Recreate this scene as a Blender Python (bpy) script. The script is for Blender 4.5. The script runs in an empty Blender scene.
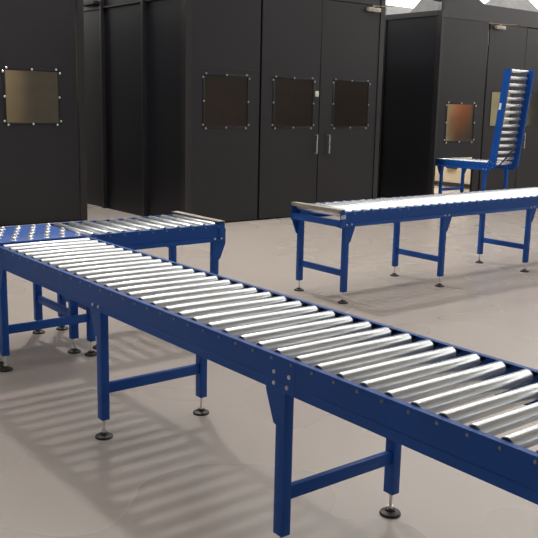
import bpy, bmesh, math, random
from mathutils import Vector, Matrix
random.seed(7)
S = bpy.context.scene
COL = S.collection
PI = math.pi

# ------------------------------------------------------------------ materials
def new_mat(name):
    m = bpy.data.materials.new(name); m.use_nodes = True
    nt = m.node_tree
    return m, nt, nt.nodes['Principled BSDF']

def paint(name, col, rough=.4, metal=0., var=.08, scale=6., bump=0., bscale=80., spec=.5, coat=0., stretch=None):
    m, nt, p = new_mat(name)
    tc = nt.nodes.new('ShaderNodeTexCoord')
    mp = nt.nodes.new('ShaderNodeMapping'); nt.links.new(tc.outputs['Object'], mp.inputs[0])
    if stretch: mp.inputs['Scale'].default_value = stretch
    n = nt.nodes.new('ShaderNodeTexNoise'); n.inputs['Scale'].default_value = scale; n.inputs['Detail'].default_value = 5
    nt.links.new(mp.outputs[0], n.inputs['Vector'])
    cr = nt.nodes.new('ShaderNodeValToRGB')
    a, b = 1-var, 1+var
    cr.color_ramp.elements[0].position = .3; cr.color_ramp.elements[1].position = .7
    cr.color_ramp.elements[0].color = (col[0]*a, col[1]*a, col[2]*a, 1)
    cr.color_ramp.elements[1].color = (col[0]*b, col[1]*b, col[2]*b, 1)
    nt.links.new(n.outputs['Fac'], cr.inputs[0]); nt.links.new(cr.outputs[0], p.inputs['Base Color'])
    mr = nt.nodes.new('ShaderNodeMapRange')
    mr.inputs['To Min'].default_value = rough*.85; mr.inputs['To Max'].default_value = min(1, rough*1.15)
    nt.links.new(n.outputs['Fac'], mr.inputs['Value']); nt.links.new(mr.outputs[0], p.inputs['Roughness'])
    p.inputs['Metallic'].default_value = metal
    p.inputs['Specular IOR Level'].default_value = spec
    p.inputs['Coat Weight'].default_value = coat
    p.inputs['Coat Roughness'].default_value = .15
    if bump:
        n2 = nt.nodes.new('ShaderNodeTexNoise'); n2.inputs['Scale'].default_value = bscale
        nt.links.new(mp.outputs[0], n2.inputs['Vector'])
        bp = nt.nodes.new('ShaderNodeBump'); bp.inputs['Strength'].default_value = bump; bp.inputs['Distance'].default_value = .002
        nt.links.new(n2.outputs['Fac'], bp.inputs['Height']); nt.links.new(bp.outputs[0], p.inputs['Normal'])
    return m

def emit(name, col, s):
    m, nt, p = new_mat(name)
    p.inputs['Base Color'].default_value = (.8, .8, .8, 1)
    p.inputs['Emission Color'].default_value = (*col, 1); p.inputs['Emission Strength'].default_value = s
    return m

M = {}
M['blue'] = paint('blue_powder_coat', (.009, .085, .385), .45, var=.05, spec=.28)
M['zinc'] = paint('galvanised_roller', (.84, .88, .91), .24, .68, var=.01, scale=2)
M['galv'] = paint('galvanised_bar', (.47, .42, .36), .45, .65, var=.1, scale=14)
M['steel'] = paint('bright_steel', (.7, .7, .7), .28, 1., var=.05)
M['bolt'] = paint('dull_zinc_bolt', (.30, .31, .33), .45, .8, var=.1)
M['cap'] = paint('black_plastic', (.02, .018, .017), .5, var=.1)
M['rubber'] = paint('dark_rubber_foot', (.022, .016, .013), .5, var=.2, scale=30)
M['booth'] = paint('charcoal_panel', (.0115, .0113, .0146), .42, var=.10, scale=1.3, bump=.12, bscale=9, spec=.45)
M['booth_side'] = paint('charcoal_side_panel', (.0105, .0105, .0140), .42, var=.08, scale=1.3, spec=.35)
M['booth_edge'] = paint('charcoal_frame', (.016, .0155, .017), .38, var=.08, scale=3, spec=.5)
M['seam'] = paint('black_gap', (.004, .004, .004), .7, var=.1)
M['lining'] = paint('beige_lining', (.62, .55, .43), .7, var=.06, scale=2)
M['lining_dark'] = paint('brown_lining', (.16, .10, .07), .8, var=.15, scale=2)
M['hood'] = paint('aluminium_hood', (.20, .20, .20), .4, .3, var=.2, scale=5)
M['hood_dark'] = paint('charcoal_hood', (.035, .033, .033), .45, var=.1, scale=3)
M['label'] = paint('white_sticker', (.8, .82, .85), .5, var=.02)
M['label_blue'] = paint('blue_print', (.08, .2, .55), .5, var=.02)
M['orange'] = paint('orange_machine_paint', (.75, .15, .03), .5, var=.05)
M['brown_tone'] = paint('rust_brown_reflection_tone', (.14, .045, .03), .6, var=.1)  # stands for the brown reflections in the centre booth's panes
M['wall'] = paint('white_hall_wall', (.72, .71, .69), .8, var=.03, scale=1.5)
M['ceil'] = paint('pale_ceiling', (.55, .54, .52), .8, var=.03, scale=1.5)
M['beam'] = paint('grey_beam', (.30, .29, .28), .5, var=.05)
M['glaze'] = emit('daylit_glazing', (1., .985, .95), 3.4)
M['sky'] = emit('daylit_rooflight', (1., .98, .95), 5.0)
M['lockm'] = paint('ivory_lock', (.75, .74, .6), .4, var=.02)

def pane_mat(name, tint, rough=.5, ior=1.12):
    m = bpy.data.materials.new(name); m.use_nodes = True; nt = m.node_tree
    for n in list(nt.nodes): nt.nodes.remove(n)
    out = nt.nodes.new('ShaderNodeOutputMaterial')
    rf = nt.nodes.new('ShaderNodeBsdfRefraction'); rf.inputs['Color'].default_value = (*tint, 1)
    rf.inputs['IOR'].default_value = ior; rf.inputs['Roughness'].default_value = rough
    tr = nt.nodes.new('ShaderNodeBsdfTransparent'); tr.inputs['Color'].default_value = (*tint, 1)
    mx0 = nt.nodes.new('ShaderNodeMixShader'); mx0.inputs[0].default_value = .35
    nt.links.new(rf.outputs[0], mx0.inputs[1]); nt.links.new(tr.outputs[0], mx0.inputs[2])
    gl = nt.nodes.new('ShaderNodeBsdfGlossy'); gl.inputs['Roughness'].default_value = .12
    gl.inputs['Color'].default_value = (.9, .9, .9, 1)
    df = nt.nodes.new('ShaderNodeBsdfDiffuse'); df.inputs['Color'].default_value = (tint[0]*.15, tint[1]*.15, tint[2]*.15, 1)
    n = nt.nodes.new('ShaderNodeTexNoise'); n.inputs['Scale'].default_value = 4
    mr = nt.nodes.new('ShaderNodeMapRange'); mr.inputs['To Min'].default_value = .15; mr.inputs['To Max'].default_value = .35
    nt.links.new(n.outputs['Fac'], mr.inputs['Value'])
    mx1 = nt.nodes.new('ShaderNodeMixShader'); nt.links.new(mr.outputs[0], mx1.inputs[0])
    nt.links.new(mx0.outputs[0], mx1.inputs[1]); nt.links.new(df.outputs[0], mx1.inputs[2])
    mx2 = nt.nodes.new('ShaderNodeMixShader'); mx2.inputs[0].default_value = .04
    nt.links.new(mx1.outputs[0], mx2.inputs[1]); nt.links.new(gl.outputs[0], mx2.inputs[2])
    nt.links.new(mx2.outputs[0], out.inputs['Surface'])
    return m
M['pane_tan'] = pane_mat('tan_polycarbonate', (.72, .66, .55))
M['pane_brown'] = pane_mat('dark_brown_polycarbonate', (.30, .20, .13))
M['pane_olive'] = pane_mat('olive_polycarbonate', (.63, .65, .56))

def floor_mat():
    m, nt, p = new_mat('polished_epoxy_floor')
    tc = nt.nodes.new('ShaderNodeTexCoord')
    n = nt.nodes.new('ShaderNodeTexNoise'); n.inputs['Scale'].default_value = .7; n.inputs['Detail'].default_value = 2; n.inputs['Roughness'].default_value = .6
    nt.links.new(tc.outputs['Object'], n.inputs['Vector'])
    cr = nt.nodes.new('ShaderNodeValToRGB')
    cr.color_ramp.elements[0].position = .15; cr.color_ramp.elements[0].color = (.475, .418, .374, 1)
    cr.color_ramp.elements[1].position = .85; cr.color_ramp.elements[1].color = (.490, .430, .385, 1)
    nt.links.new(n.outputs['Fac'], cr.inputs[0])
    # small scuffs
    n2 = nt.nodes.new('ShaderNodeTexNoise'); n2.inputs['Scale'].default_value = 3.5; n2.inputs['Detail'].default_value = 3; n2.inputs['Distortion'].default_value = .1
    nt.links.new(tc.outputs['Object'], n2.inputs['Vector'])
    c2 = nt.nodes.new('ShaderNodeValToRGB')
    c2.color_ramp.elements[0].position = .22; c2.color_ramp.elements[0].color = (1, 1, 1, 1)
    c2.color_ramp.elements[1].position = .40; c2.color_ramp.elements[1].color = (1, 1, 1, 1)
    nt.links.new(n2.outputs['Fac'], c2.inputs[0])
    mx = nt.nodes.new('ShaderNodeMix'); mx.data_type = 'RGBA'; mx.blend_type = 'MULTIPLY'; mx.inputs[0].default_value = 1
    nt.links.new(cr.outputs[0], mx.inputs[6]); nt.links.new(c2.outputs[0], mx.inputs[7])
    nt.links.new(mx.outputs[2], p.inputs['Base Color'])
    mr = nt.nodes.new('ShaderNodeMapRange'); mr.inputs['To Min'].default_value = .24; mr.inputs['To Max'].default_value = .31
    nt.links.new(n.outputs['Fac'], mr.inputs['Value']); nt.links.new(mr.outputs[0], p.inputs['Roughness'])
    bp = nt.nodes.new('ShaderNodeBump'); bp.inputs['Strength'].default_value = .02; bp.inputs['Distance'].default_value = .002
    n3 = nt.nodes.new('ShaderNodeTexNoise'); n3.inputs['Scale'].default_value = 14
    nt.links.new(tc.outputs['Object'], n3.inputs['Vector'])
    p.inputs['Specular IOR Level'].default_value = .5
    return m
M['floor'] = floor_mat()

# ------------------------------------------------------------------ mesh helpers
class MB:
    def __init__(s): s.bm = bmesh.new()
    def box(s, a, b, bev=0.):
        x0, y0, z0 = a; x1, y1, z1 = b
        r = bmesh.ops.create_cube(s.bm, size=1.)
        vs = r['verts']
        for v in vs:
            v.co = Vector(((x0+x1)/2 + v.co.x*(x1-x0), (y0+y1)/2 + v.co.y*(y1-y0), (z0+z1)/2 + v.co.z*(z1-z0)))
        if bev:
            es = list({e for v in vs for e in v.link_edges})
            bmesh.ops.bevel(s.bm, geom=es, offset=bev, segments=2, affect='EDGES', profile=.5)
        return s
    def cyl(s, p0, p1, r, seg=20, r2=None):
        p0, p1 = Vector(p0), Vector(p1); d = p1-p0
        q = d.to_track_quat('Z', 'Y').to_matrix().to_4x4()
        bmesh.ops.create_cone(s.bm, cap_ends=True, segments=seg, radius1=r, radius2=r if r2 is None else r2, depth=d.length,
                              matrix=Matrix.Translation((p0+p1)/2) @ q)
        return s
    def lathe(s, prof, c=(0, 0, 0), axis='Z', seg=24):
        rings = []
        for r, h in prof:
            ring = []
            for i in range(seg):
                a = 2*PI*i/seg; u, v = r*math.cos(a), r*math.sin(a)
                co = {'Z': (u, v, h), 'Y': (u, h, v), 'X': (h, u, v)}[axis]
                ring.append(s.bm.verts.new(Vector(c)+Vector(co)))
            rings.append(ring)
        for a, b in zip(rings[:-1], rings[1:]):
            for i in range(seg):
                s.bm.faces.new((a[i], a[(i+1) % seg], b[(i+1) % seg], b[i]))
        s.bm.faces.new(rings[0]); s.bm.faces.new(rings[-1])
        return s
    def prism(s, pts, ax, a, b):
        # pts: 2-D polygon; ax = axis of extrusion; polygon in the remaining two axes in order
        def mk(p, t):
            return {'X': (t, p[0], p[1]), 'Y': (p[0], t, p[1]), 'Z': (p[0], p[1], t)}[ax]
        A = [s.bm.verts.new(mk(p, a)) for p in pts]; B = [s.bm.verts.new(mk(p, b)) for p in pts]
        s.bm.faces.new(A); s.bm.faces.new(B)
        n = len(pts)
        for i in range(n): s.bm.faces.new((A[i], A[(i+1) % n], B[(i+1) % n], B[i]))
        return s
    def frustum(s, x0, x1, y0, y1, z0, z1, ins):
        lo = [(x0, y0), (x1, y0), (x1, y1), (x0, y1)]
        hi = [(x0+ins, y0+ins), (x1-ins, y0+ins), (x1-ins, y1-ins), (x0+ins, y1-ins)]
        A = [s.bm.verts.new((*p, z0)) for p in lo]; B = [s.bm.verts.new((*p, z1)) for p in hi]
        s.bm.faces.new(A[::-1]); s.bm.faces.new(B)
        for i in range(4): s.bm.faces.new((A[i], A[(i+1) % 4], B[(i+1) % 4], B[i]))
        return s
    def xf(s, m):
        bmesh.ops.transform(s.bm, matrix=m, verts=s.bm.verts); return s
    def mesh(s, name, mat, smooth=True):
        bmesh.ops.recalc_face_normals(s.bm, faces=s.bm.faces)
        me = bpy.data.meshes.new(name); s.bm.to_mesh(me); s.bm.free()
        me.materials.append(mat)
        if smooth:
            for p in me.polygons: p.use_smooth = True
            me.set_sharp_from_angle(angle=math.radians(35))
        return me
    def build(s, name, mat, parent=None, loc=(0, 0, 0), label=None, smooth=True):
        return link(name, s.mesh(name, mat, smooth), parent, loc, label)

def link(name, me, parent=None, loc=(0, 0, 0), label=None):
    o = bpy.data.objects.new(name, me); COL.objects.link(o)
    o.parent = parent; o.location = loc
    if label: o['label'] = label
    return o

def thing(name, label, cat, loc=(0, 0, 0), rotz=0., group=None):
    o = bpy.data.objects.new(name, None); COL.objects.link(o); o.empty_display_size = .1
    o.location = loc; o.rotation_euler = (0, 0, rotz); o['label'] = label; o['category'] = cat
    if group: o['group'] = group
    return o
def struct(o): o['kind'] = 'structure'; return o

# ------------------------------------------------------------------ conveyor kit
H = .75; W = .61; T = .003; ZA = H-.015; RR = .025; PITCH = .105

def rail_profile(flip):
    # (y, z), outer face near y=0, opening inwards (+y)
    o = [(.022, H), (0, H), (0, H-.086), (.003, H-.090), (.0, H-.096), (-.006, H-.118), (-.004, H-.120), (.030, H-.120)]
    i = [(.030, H-.117), (-.0005, H-.117), (.003+T, H-.096), (.0035+T, H-.090), (T, H-.084), (T, H-T), (.022, H-T)]
    p = o+i
    if flip: p = [(W-y, z) for y, z in p]
    return p

# local frame: x = running direction, y = 0..W across
def tube_mesh(a, b):
    # a, b = gap between each rail face and the roller end
    return MB().lathe([(.0215, a), (RR-.001, a+.0005), (RR, a+.002), (RR, W-b-.002), (RR-.001, W-b-.0005), (.0215, W-b)], axis='Y', seg=40).mesh('roller', M['zinc'])
def cap_mesh(y, s):
    return MB().lathe([(.0218, y), (.0218, y-s*.003), (.017, y-s*.004), (.010, y-s*.001), (.008, .0035 if s > 0 else W-.0035)], axis='Y', seg=20).mesh('end_cap', M['cap'])
def bolt_mesh(y, s):
    return MB().lathe([(.0060, y), (.0060, y-s*.0012), (.0045, y-s*.0014), (.0045, y-s*.0040), (.003, y-s*.0045)], axis='Y', seg=8).mesh('axle_bolt', M['bolt'])
def roller_kit(a, b):
    return tube_mesh(a, b), (cap_mesh(a+.0005, 1), cap_mesh(W-b-.0005, -1))
KIT = roller_kit(.030, .030); KIT_LONG = roller_kit(.048, .026)
ROLLER = KIT[0]
BOLTS = (bolt_mesh(0, 1), bolt_mesh(W, -1))

def add_rollers(root, xs, kit=KIT):
    for x in xs:
        r = link('roller', kit[0], root, (x, 0, ZA))
        for c in kit[1]: link('end_cap', c, r)
        for b in BOLTS: link('axle_bolt', b, r)

def add_rail(root, x0, x1, flip):
    MB().prism(rail_profile(flip), 'X', x0, x1).build('side_rail', M['blue'], root, smooth=False)

def foot(parent, x, y):
    MB().lathe([(.042, 0.), (.043, .004), (.040, .010), (.022, .016), (.018, .024), (.012, .026), (.004, .027)], (x, y, 0), seg=24).build('foot_pad', M['rubber'], parent)
    b = MB().cyl((x, y, .02), (x, y, .115), .0065, 12)
    b.cyl((x, y, .026), (x, y, .036), .012, 6)
    b.cyl((x, y, .084), (x, y, .093), .013, 6)
    b.build('levelling_screw', M['steel'], parent)

MB_SPOTS = ((-.016, -.100), (.040, -.100))
def add_frame(root, x, g=1, spots=MB_SPOTS, legs=(0, 1), zc=.245, same=False):
    # g: +1 / -1 running direction of the gusset on the y=0 leg; the opposite leg is turned round
    lw, ld = .050, .040
    for k in legs:
        y0 = .006 if k == 0 else W-.006-ld
        b = MB().box((x-lw/2, y0, .092), (x+lw/2, y0+ld, H-.030), .003)
        s = g if k == 0 or same else -g
        yo = (.004, .0065) if k == 0 else (W-.0065, W-.004)
        pts = [(x-s*lw/2, H-.03), (x+s*(lw/2+.055), H-.03), (x+s*(lw/2+.055), H-.135), (x+s*(lw/2+.010), H-.245), (x+s*(lw/2), H-.25), (x-s*lw/2, H-.25)]
        b.prism(pts, 'Y', *yo)
        leg = b.build('leg', M['blue'], root)
        foot(leg, x, y0+ld/2)
        # coach bolts through rail and gusset
        ys, sg = (0, 1) if k == 0 else (W, -1)
        for dx, dz in spots:
            off = .006 if dz < -.1 else 0
            px = x+s*dx
            MB().lathe([(.0085, ys-sg*off+sg*.002), (.008, ys-sg*(off+.003)), (.004, ys-sg*(off+.006))], (px, 0, H+dz), axis='Y', seg=10).build('mounting_bolt', M['steel'], leg)
    MB().box((x-.0125, .044, zc-.025), (x+.0125, W-.044, zc+.025), .002).build('crossbar', M['blue'], root)

def end_bar(root, x, s):
    # galvanised angle on top of the rail ends, s = outward direction
    MB().prism([(x-s*.055, H+.024), (x, H+.024), (x, H-.006), (x-s*.004, H-.006), (x-s*.004, H+.020), (x-s*.055, H+.020)], 'Y', -.004, W+.004).build('end_stop', M['galv'], root)
    b = MB()
    for y in (.004, W-.016): b.box((min(x, x-s*.05), y, H-.01), (max(x, x-s*.05), y+.012, H+.017), .001)
    b.build('stop_bracket', M['blue'], root)
    MB().box((min(x-s*.004, x-s*.034), .004, H-.118), (max(x-s*.004, x-s*.034), W-.004, H-.066), .002).build('end_crossmember', M['blue'], root)
    for k, (ya, yb) in enumerate(((-.004, .0), (W, W+.004))):
        MB().box((min(x-s*.05, x+s*.002), ya, H-.125), (max(x-s*.05, x+s*.002), yb, H+.006), .001).build('corner_plate', M['blue'], root)

def frange(a, b, st):
    o = []
    while a <= b+1e-6: o.append(a); a += st
    return o

# --- long foreground conveyor (runs along world Y)
YA0, YJ, YA1 = -.92, 2.034, 4.788
XA = 1.735
A = thing('roller_conveyor', 'long blue-framed roller conveyor running from the left edge down to the lower right foreground', 'conveyor', (XA+W, YA0, 0), PI/2)
for f in (False, True):
    add_rail(A, 0, YJ-.001-YA0, f); add_rail(A, YJ+.001-YA0, YA1-YA0, f)
ys = frange(1.113-19*PITCH+.0, YA1-.03, PITCH)
add_rollers(A, [y-YA0 for y in ys], KIT_LONG)
for y, g in ((4.722, -1), (3.468, 1), (2.117, 1), (.75, 1), (-.8, 1)):
    add_frame(A, y-YA0, -1, MB_SPOTS if y != 2.117 else ((-.040, -.100), (.030, -.100), (-.050, -.060), (.030, -.060)), same=g < 0)
b = MB()
for f, (ya, yb) in enumerate(((.0035, .0065), (W-.0065, W-.0035))):
    b = MB().box((YJ-YA0-.07, ya, H-.08), (YJ-YA0+.07, yb, H-.008), .0008); b.build('splice_plate', M['blue'], A)

# --- left side branch: roller section running along world X
TY = 4.807; TX0, TX1 = 2.345, 3.40
Tc = thing('roller_conveyor', 'short blue-framed branch conveyor at left, joining the ball table, with an end stop', 'conveyor', (TX0, TY, 0))
for f in (False, True): add_rail(Tc, 0, TX1-TX0, f)
add_rollers(Tc, [x-TX0 for x in frange(2.404, 3.36, PITCH)])
add_frame(Tc, 2.428-TX0, -1); add_frame(Tc, 3.335-TX0, 1)
end_bar(Tc, TX1-TX0, 1)

# --- ball transfer table
BX0 = 1.735
Bt = thing('ball_transfer_table', 'blue ball transfer table with steel balls at the far end of the foreground conveyor', 'ball table', (BX0, TY, 0))
BL = TX0-.001-BX0
for f in (False, True): add_rail(Bt, 0, BL, f)
MB().box((.002, .022, H-.006), (BL-.002, W-.022, H-.001), .001).build('top_plate', M['blue'], Bt)
CUP = MB().lathe([(.0205, -.001), (.0205, .0015), (.018, .0032), (.0150, .0034)], seg=20).mesh('ball_cup', M['steel'])
BALL = None
bmx = bmesh.new(); bmesh.ops.create_uvsphere(bmx, u_segments=20, v_segments=12, radius=.0145)
BALL = bpy.data.meshes.new('ball'); bmx.to_mesh(BALL); bmx.free(); BALL.materials.append(M['steel'])
for p in BALL.polygons: p.use_smooth = True
for r in range(5):
    y = .065+r*.112
    for k in range(6):
        x = 1.794-BX0 + (.0 if r % 2 == 0 else .05) + .104*k
        if x > BL-.03: continue
        bo = link('transfer_ball', BALL, Bt, (x, y, H+.004))
        link('ball_cup', CUP, bo, (0, 0, -.0045))
for x in (.004, BL-.034):
    MB().box((x, .004, H-.118), (x+.03, W-.004, H-.03), .002).build('end_crossmember', M['blue'], Bt)
add_frame(Bt, 2.254-BX0, -1); add_frame(Bt, 1.765-BX0, -1)

# --- middle-distance conveyor (along world X)
BX, BY = 4.565, 4.862
Bc = thing('roller_conveyor', 'blue-framed roller conveyor in the middle distance at right, with a white sticker on its end', 'conveyor', (BX, BY, 0))
BLn = 4.9
for f in (False, True): add_rail(Bc, 0, BLn, f)
add_rollers(Bc, frange(4.62-BX, BLn-.05, PITCH))
for x, g in ((4.654, 1), (5.850, 1), (7.130, 1), (8.38, 1), (9.38, -1)): add_frame(Bc, x-BX, g)
end_bar(Bc, 0, -1)
lab = MB().box((.004, -.0052, H-.052), (.056, -.0040, H-.022)).build('white_sticker', M['label'], Bc)
bb = MB().box((.008, -.0058, H-.034), (.048, -.0050, H-.030)); bb.box((.008, -.0058, H-.043), (.036, -.0050, H-.040)); bb.build('blue_print', M['label_blue'], lab)

# --- far conveyor with raised lift gate (along world Y), passing into the third booth
CX, CY0, CY1 = 10.95, 8.27, 10.35
Cc = thing('roller_conveyor', 'small blue roller conveyor with raised lift-up gate in front of the far right booth', 'conveyor', (CX+W, CY0, 0), PI/2)
for f in (False, True): add_rail(Cc, 0, CY1-CY0, f)
add_rollers(Cc, frange(.05, CY1-CY0-.03, PITCH))
add_frame(Cc, .13, 1); add_frame(Cc, 9.28-CY0, -1); add_frame(Cc, 10.25-CY0, -1)
# gate: built flat pointing to local -x then swung up about the hinge
GL = 1.50; ang = math.radians(83.5)
g = MB()
for f in (False, True): g.prism(rail_profile(f), 'X', -GL, 0)
for y in (.0, W): g.cyl((-.02, y-.006, H-.04), (-.02, y+.006, H-.04), .075, 24)
hinge = Vector((0, 0, H-.05))
for v in g.bm.verts: v.co -= hinge
gate = g.build('lift_gate', M['blue'], Cc, (0, 0, H-.05))
gate.rotation_euler = (0, ang, 0)
for x in frange(-GL+.03, -.10, PITCH):
    r = link('roller', ROLLER, gate, (x, 0, ZA-hinge.z))
lb = MB().box((-.98, W+.0005, -.005), (-.88, W+.003, .035)).build('white_sticker', M['label'], gate)
for y in (-.012, W+.002):
    for a in range(6):
        hb = MB().cyl((-.02+.05*math.cos(a*PI/3), y, .01+.05*math.sin(a*PI/3)), (-.02+.05*math.cos(a*PI/3), y+.010, .01+.05*math.sin(a*PI/3)), .008, 8)
        hb.build('hinge_bolt', M['steel'], gate)
# chain
ch = MB()
pts = [Vector((-.05+.0*t, .09+.06*t, .74+.05*t)) for t in range(2)]
ch.cyl((-.02, .50, .66), (-.20, .22, 1.05), .012, 8); ch.build('gas_strut', M['cap'], Cc)

# ------------------------------------------------------------------ booths
SCREW = MB().lathe([(.014, 0), (.014, -.004), (.009, -.008), (.003, -.009)], axis='Y', seg=10).mesh('screw', M['steel'])
SCREW_DULL = SCREW.copy(); SCREW_DULL.materials[0] = M['bolt']
def booth_window(door, x0, x1, z0, z1, y, pane, screws=True, fr=.03, sc=None):
    """a framed pane in a panel whose face is at y; the panel has a hole here"""
    f = MB()
    for a, b in (((x0-fr, z0-fr), (x1+fr, z0)), ((x0-fr, z1), (x1+fr, z1+fr)), ((x0-fr, z0), (x0, z1)), ((x1, z0), (x1+fr, z1))):
        f.box((a[0], y-.006, a[1]), (b[0], y+.0, b[1]), .001)
    f.build('window_frame', M['booth_side'], door)
    MB().box((x0, y+.002, z0), (x1, y+.008, z1)).build('window_pane', pane, door)
    if screws:
        e = fr*.55; c = .075
        P = []
        for sx, xx in ((1, x0-e), (-1, x1+e)):
            for sz, zz in ((1, z0-e), (-1, z1+e)):
                P += [(xx+sx*.035, zz-sz*.01), (xx-sx*.012, zz+sz*.035)]
        P += [((x0+x1)/2, z0-e), ((x0+x1)/2, z1+e), (x0-e, (z0+z1)/2), (x1+e, (z0+z1)/2)]
        for px, pz in P: link('screw', sc or SCREW, door, (px, y-.005, pz))

def panel_with_holes(x0, x1, z0, z1, y0, y1, holes):
    """vertical slab between y0 and y1, rectangular holes (hx0,hx1,hz0,hz1) sorted in x, not overlapping in x"""
    b = MB(); x = x0
    for hx0, hx1, hz0, hz1 in holes:
        if hx0 > x: b.box((x, y0, z0), (hx0, y1, z1))
        if hz0 > z0: b.box((hx0, y0, z0), (hx1, y1, hz0))
        if hz1 < z1: b.box((hx0, y0, hz1), (hx1, y1, z1))
        x = hx1
    if x < x1: b.box((x, y0, z0), (x1, y1, z1))
    return b

def handle(parent, x, z, y):
    b = MB()
    b.cyl((x, y, z-.125), (x, y-.05, z-.125), .010, 12); b.cyl((x, y, z+.125), (x, y-.05, z+.125), .010, 12)
    b.cyl((x, y-.05, z-.137), (x, y-.05, z+.137), .011, 12)
    b.build('door_handle', M['steel'], parent)
def closer(parent, x, z, y, s=1):
    b = MB().box((x, y-.06, z-.03), (x+s*.24 if s > 0 else x, y, z+.03), .006)
    b.cyl((x+.1, y-.05, z+.03), (x+.1, y-.05, z+.06), .015, 10)
    b.prism([(x+.1, y-.06), (x+.34, y-.20), (x+.35, y-.18), (x+.11, y-.04)], 'Z', z+.045, z+.055)
    b.build('door_closer', M['galv'], parent)

ZT = 3.27; ZD = 3.03
def booth(name, label, x0, x1, y0, y1, zt=ZT, group=None):
    return thing(name, label, 'booth', (0, 0, 0), 0, group)

# booth 1 : left
y = 10.30
b1 = booth('work_booth', 'black panelled booth at the far left with one tan window', 0, 0, 0, 0)
d = panel_with_holes(3.05, 4.925, .02, ZD, y, y+.04, [(3.98, 4.665, 1.29, 1.925)]).build('door', M['booth'], b1)
booth_window(d, 3.98, 4.665, 1.29, 1.925, y, M['pane_tan'])
MB().box((-.6, y, .02), (3.035, y+.04, ZD)).build('wall_panel', M['booth'], b1)
MB().box((4.94, y-.02, 0), (5.03, y+.07, ZT)).build('corner_post', M['booth_edge'], b1)
MB().box((-.6, y-.01, ZD+.01), (4.94, y+.05, ZT)).build('header', M['booth_edge'], b1)
MB().box((-.6, y+.02, 0), (4.94, y+.05, .02)).build('base_rail', M['seam'], b1)
MB().box((4.97, y+.07, 0), (5.02, 13.4, ZT)).build('side_wall', M['booth_side'], b1)
MB().box((-.6, y+.05, ZT-.05), (4.97, 13.4, ZT)).build('roof_panel', M['booth_side'], b1)
MB().box((-.6, 12.2, 0), (4.97, 12.25, ZT-.05)).build('inner_lining_backdrop', M['lining'], b1)
MB().box((-.65, y, 0), (-.6, 13.4, ZT)).build('side_wall', M['booth_side'], b1)

# booth 2 : centre
y = 9.18; XL, XR = 5.86, 9.36
b2 = booth('work_booth', 'large black booth in the centre with three dark windows and double doors', 0, 0, 0, 0)
def zwin(x0, x1): return (x0, x1, 1.285, 1.925)
wp = panel_with_holes(5.965, 7.045, .02, ZT, y, y+.04, [zwin(6.16, 6.84)]).build('wall_panel', M['booth'], b2)
booth_window(wp, *zwin(6.16, 6.84), y, M['pane_brown'], sc=SCREW_DULL)
s = MB()
for z in (1.03, 2.02):
    s.box((5.97, y-.004, z-.005), (7.04, y, z+.005))
s.build('panel_seam', M['booth_edge'], wp)
d1 = panel_with_holes(7.075, 8.115, .02, ZD, y-.004, y+.04, [zwin(7.30, 7.99)]).build('door', M['booth'], b2)
booth_window(d1, *zwin(7.30, 7.99), y-.004, M['pane_brown'], sc=SCREW_DULL)
handle(d1, 8.06, 1.035, y-.004)
MB().box((8.035, y-.03, 1.70), (8.085, y-.004, 1.78), .006).build('door_lock', M['lockm'], d1)
d2 = panel_with_holes(8.13, 9.26, .02, ZD, y-.004, y+.04, [zwin(8.40, 9.08)]).build('door', M['booth'], b2)
booth_window(d2, *zwin(8.40, 9.08), y-.004, M['pane_brown'], sc=SCREW_DULL)
handle(d2, 8.30, 1.035, y-.004)
closer(d2, 8.98, ZD-.06, y-.004)
MB().box((7.06, y, ZD+.012), (9.28, y+.04, ZT)).build('header', M['booth_edge'], b2)
MB().box((XL, y-.015, 0), (5.955, y+.09, ZT)).build('corner_post', M['booth_edge'], b2)
MB().box((9.27, y-.015, 0), (XR, y+.09, ZT)).build('corner_post', M['booth_edge'], b2)
MB().box((5.955, y+.04, 0), (9.27, y+.06, .03)).build('base_rail', M['seam'], b2)
MB().box((XL+.02, y+.09, 0), (XL+.06, 13.4, ZT)).build('side_wall', M['booth_side'], b2)
MB().box((XR-.06, y+.09, 0), (XR-.02, 13.4, ZT)).build('side_wall', M['booth_side'], b2)
for yy in (10.19, 11.38, 12.6):
    MB().box((XL-.035, yy-.03, 0), (XL+.02, yy+.03, ZT)).build('wall_rib', M['booth_edge'], b2)
MB().box((XL-.012, y+.09, 2.88), (XL+.02, 13.4, 2.90)).build('side_rail', M['booth_edge'], b2)
MB().box((XL-.10, 11.45, 2.945), (XL+.02, 11.95, 2.985)).build('bracket', M['cap'], b2)
MB().box((XL+.06, y+.06, ZT-.05), (XR-.06, 13.4, ZT)).build('roof_panel', M['booth_side'], b2)
MB().box((XL+.06, 11.4, 1.62), (XR-.06, 11.45, ZT-.05)).build('inner_lining_backdrop', M['cap'], b2)  # dark upper half of a backdrop toned like the dim pane reflections
MB().box((XL+.06, 11.4, 0), (XR-.06, 11.45, 1.62)).build('inner_lining_backdrop', M['brown_tone'], b2)  # lower half, colour put in for the brown reflections in the panes
MB().box((7.5, 11.1, 1.2), (7.9, 11.4, 1.75), .03).build('wall_cabinet', M['lining_dark'], b2)

# booth 3 : right
y = 9.20; XL = 10.65
b3 = booth('work_booth', 'black booth at the far right with an orange-glowing window and roof hoods', 0, 0, 0, 0)
hole_w = (10.93, 11.62, 1.05, 1.648)
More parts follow.
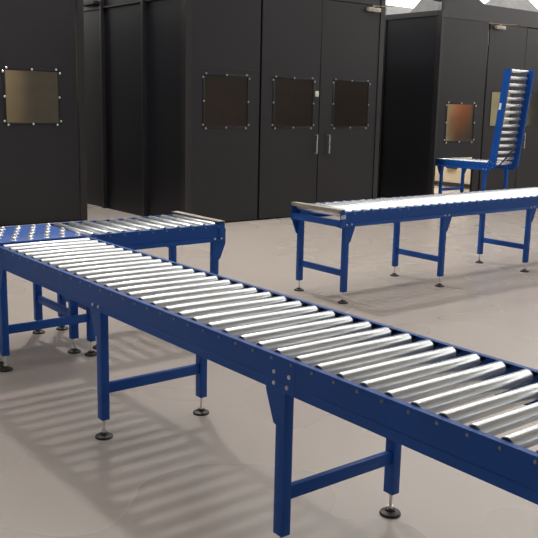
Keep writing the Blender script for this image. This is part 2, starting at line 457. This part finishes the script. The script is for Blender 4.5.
# left bay: opening at floor level for the conveyor + window above
pb = MB()
pb.box((10.705, y, 0), (10.725, y+.04, .77)); pb.box((11.69, y, 0), (11.86, y+.04, .77))
pb.box((10.705, y, .77), (hole_w[0], y+.04, 3.0)); pb.box((hole_w[1], y, .77), (11.86, y+.04, 3.0))
pb.box((hole_w[0], y, .77), (hole_w[1], y+.04, hole_w[2])); pb.box((hole_w[0], y, hole_w[3]), (hole_w[1], y+.04, 3.0))
wp = pb.build('wall_panel', M['booth'], b3)
booth_window(wp, *hole_w, y, M['pane_olive'])
wa = (12.06, 12.62, 1.30, 1.87); wb = (13.08, 13.75, 1.30, 1.87)
d1 = panel_with_holes(11.90, 12.92, .02, 2.98, y, y+.04, [wa]).build('door', M['booth'], b3)
booth_window(d1, *wa, y, M['pane_olive'], screws=False, fr=.012)
closer(d1, 12.0, 2.93, y)
d2 = panel_with_holes(12.935, 13.95, .02, 2.98, y, y+.04, [wb]).build('door', M['booth'], b3)
booth_window(d2, *wb, y, M['pane_olive'], screws=False, fr=.012)
handle(d2, 13.03, 1.04, y)
MB().box((13.97, y, 0), (15.4, y+.04, 3.0)).build('wall_panel', M['booth'], b3)
MB().box((10.70, y-.01, 3.0), (15.4, y+.05, ZT)).build('header', M['booth_edge'], b3)
MB().box((XL, y-.02, 0), (10.70, y+.08, 3.10)).build('corner_post', M['booth_edge'], b3)
MB().box((XL+.02, y+.08, .02), (XL+.05, 10.40, 3.02)).build('side_wall', M['booth_side'], b3)
MB().box((XL+.02, 10.48, .02), (XL+.05, 12.6, 3.02)).build('side_wall', M['booth_side'], b3)
MB().box((XL, 10.40, 0), (XL+.07, 10.48, 3.02)).build('side_post', M['booth_edge'], b3)
MB().box((XL-.005, y+.06, 3.02), (XL+.06, 12.6, 3.10)).build('side_header', M['booth_edge'], b3)
MB().box((XL+.05, y+.04, 3.03), (15.4, 12.6, 3.08)).build('roof_panel', M['booth_side'], b3)
MB().box((13.55, y+.3, 0), (13.60, 12.5, 3.03)).build('inner_lining_backdrop', M['lining'], b3)
MB().box((XL+.05, 12.5, 0), (13.60, 12.55, 3.03)).build('inner_lining_backdrop', M['lining'], b3)
MB().box((13.50, y+.3, .03), (13.55, 12.5, .10)).build('inner_skirting', M['cap'], b3)
MB().box((13.50, 11.05, .38), (13.55, 11.3, .62), .005).build('socket_box', M['cap'], b3)
MB().box((15.35, y+.05, 0), (15.4, 12.6, 3.03)).build('side_wall', M['booth_side'], b3)
MB().prism([(10.72, ZT-.01), (11.75, ZT-.01), (11.50, ZT+.09), (11.2, ZT+.28), (10.72, ZT+.28)], 'Y', y+.0, y+.25).build('fascia', M['booth_edge'], b3, smooth=False)
MB().frustum(10.98, 11.80, 9.55, 10.25, 3.08, 3.70, .34).build('roof_hood', M['hood'], b3, smooth=False, label='grey aluminium roof hood')
MB().frustum(12.58, 14.0, 9.35, 10.4, ZT-.20, ZT+.45, .50).build('roof_hood', M['hood'], b3, smooth=False, label='grey aluminium roof hood')
MB().frustum(10.76, 12.3, 10.5, 11.4, 3.08, 3.33, .32).build('roof_hood', M['hood'], b3, smooth=False, label='low grey aluminium roof hood')

# machine seen through the frosted window
mc = thing('machine', 'orange machine hanging behind the frosted window of the far right booth', 'machine', (12.0, 9.75, 1.0))
MB().box((-.06, -.06, .78), (.06, .06, 2.03), .01).build('hanging_post', M['cap'], mc)
b = MB().box((-.20, -.16, .0), (.26, .16, .62), .06)
b.box((-.12, -.13, .55), (.14, .13, .85), .04)
b.build('machine_housing', M['orange'], mc)

# ------------------------------------------------------------------ hall shell
def slab(name, a, b, mat): return struct(MB().box(a, b).build(name, mat))
X0, X1, Y0, Y1, ZC = -7., 22., -6., 17., 7.8
slab('floor', (X0-.2, Y0-.2, -.1), (X1+.2, Y1+.2, 0), M['floor'])
slab('ceiling', (X0-.2, Y0-.2, ZC), (X1+.2, Y1+.2, ZC+.1), M['ceil'])
slab('wall_left', (X0-.2, Y0, 0), (X0, Y1, ZC), M['wall'])
slab('wall_front', (X0, Y0-.2, 0), (X1, Y0, ZC), M['wall'])
zw0, zw1 = 3.2, 6.9
w = MB().box((X0, Y1, 0), (X1, Y1+.2, zw0)); w.box((X0, Y1, zw1), (X1, Y1+.2, ZC)); struct(w.build('wall_back', M['wall']))
w = MB().box((X1, Y0, 0), (X1+.2, Y1, zw0)); w.box((X1, Y0, zw1), (X1+.2, Y1, ZC)); struct(w.build('wall_right', M['wall']))
def glazing(name, mb_pane, mb_frame):
    o = struct(mb_pane.build(name, M['glaze'])); mb_frame.build('window_frame', M['beam'], o)
f = MB()
for i in range(11):
    x = X0+(X1-X0)*i/10; f.box((x-.04, Y1-.02, zw0), (x+.04, Y1+.08, zw1))
for z in (zw0, (zw0+zw1)/2+.4, zw1): f.box((X0, Y1-.02, z-.04), (X1, Y1+.08, z+.04))
glazing('window_1', MB().box((X0, Y1+.08, zw0), (X1, Y1+.12, zw1)), f)
f = MB()
for i in range(9):
    yy = Y0+(Y1-Y0)*i/8; f.box((X1-.02, yy-.04, zw0), (X1+.08, yy+.04, zw1))
for z in (zw0, (zw0+zw1)/2+.4, zw1): f.box((X1-.02, Y0, z-.04), (X1+.08, Y1, z+.04))
glazing('window_2', MB().box((X1+.08, Y0, zw0), (X1+.12, Y1, zw1)), f)
# rooflight strips
for n, (ya, yb) in enumerate(((2.5, 3.7), (4.6, 6.8), (8.0, 10.4), (11.6, 14.0))):
    xa, xb = 1.0, X1-1
    o = struct(MB().box((xa, ya, ZC-.05), (xb, yb, ZC-.01)).build('window_%d' % (n+3), M['sky']))
    f = MB()
    for k in range(9):
        xx = xa+(xb-xa)*k/8; f.box((xx-.03, ya, ZC-.09), (xx+.03, yb, ZC-.05))
    for yy in (ya, yb): f.box((xa, yy-.05, ZC-.10), (xb, yy+.05, ZC))
    f.build('window_frame', M['beam'], o)
for n, yy in enumerate((0., 5., 10., 14.6)):
    f = MB()
    f.box((X0, yy-.08, 6.95), (X1, yy+.08, 7.05)); f.box((X0, yy-.08, 7.62), (X1, yy+.08, 7.72))
    for k in range(20):
        xa = X0+k*(X1-X0)/20; xb = xa+(X1-X0)/20
        f.cyl((xa, yy, 7.0), (xb, yy, 7.66), .03, 8) if k % 2 == 0 else f.cyl((xa, yy, 7.66), (xb, yy, 7.0), .03, 8)
    struct(f.build('trim_%d' % (n+1), M['beam']))
# roof brace seen above the right-hand booths
struct(MB().cyl((13.0, 15.2, 4.25), (19.5, 14.6, 5.55), .06, 10).build('trim_5', M['beam']))

# ------------------------------------------------------------------ lights
def area(name, loc, size, power, col=(1, .97, .93), rot=(0, 0, 0), shape='DISK', sy=None):
    l = bpy.data.lights.new(name, 'AREA'); l.shape = shape; l.size = size; l.energy = power; l.color = col
    if sy: l.size_y = sy
    o = bpy.data.objects.new(name, l); COL.objects.link(o); o.location = loc; o.rotation_euler = rot
    return o
area('high_bay_lamp', (4.5, 8.7, 6.9), .5, 470)
area('unseen_booth_lamp', (4.2, 11.0, 3.1), .5, 90, (1, .93, .78))  # unseen lamps put in to light the booth interiors behind the panes
area('unseen_booth_lamp', (7.6, 10.4, 3.1), .5, 60, (1, .9, .75))
area('unseen_booth_lamp', (12.6, 10.9, 2.95), .6, 200, (1, .95, .82))
area('unseen_booth_lamp', (11.3, 9.45, 2.9), .3, 110, (1, .95, .82))  # extra unseen lamp, added to brighten the front of the orange machine

wd = bpy.data.worlds.new('World'); S.world = wd; wd.use_nodes = True
wd.node_tree.nodes['Background'].inputs[0].default_value = (.9, .95, 1, 1)
wd.node_tree.nodes['Background'].inputs[1].default_value = .6

# ------------------------------------------------------------------ camera
cd = bpy.data.cameras.new('camera'); cam = bpy.data.objects.new('camera', cd); COL.objects.link(cam)
F, YAW, PIT, ROL, CH = 842.06, .9006, .1937, .0221, 1.5881
fw = Vector((math.cos(YAW)*math.cos(PIT), math.sin(YAW)*math.cos(PIT), -math.sin(PIT)))
r = fw.cross(Vector((0, 0, 1))).normalized(); u = r.cross(fw)
r2 = r*math.cos(ROL)+u*math.sin(ROL); u2 = -r*math.sin(ROL)+u*math.cos(ROL)
m = Matrix((r2, u2, -fw)).transposed().to_4x4(); m.translation = Vector((0, 0, CH))
cam.matrix_world = m
cd.sensor_width = 36; cd.lens = F/538*36; cd.clip_start = .05; cd.clip_end = 100
S.camera = cam
S.view_settings.view_transform = 'Standard'; S.view_settings.look = 'None'
S.view_settings.gamma = 1; S.view_settings.use_curve_mapping = False
S.view_settings.exposure = -.92
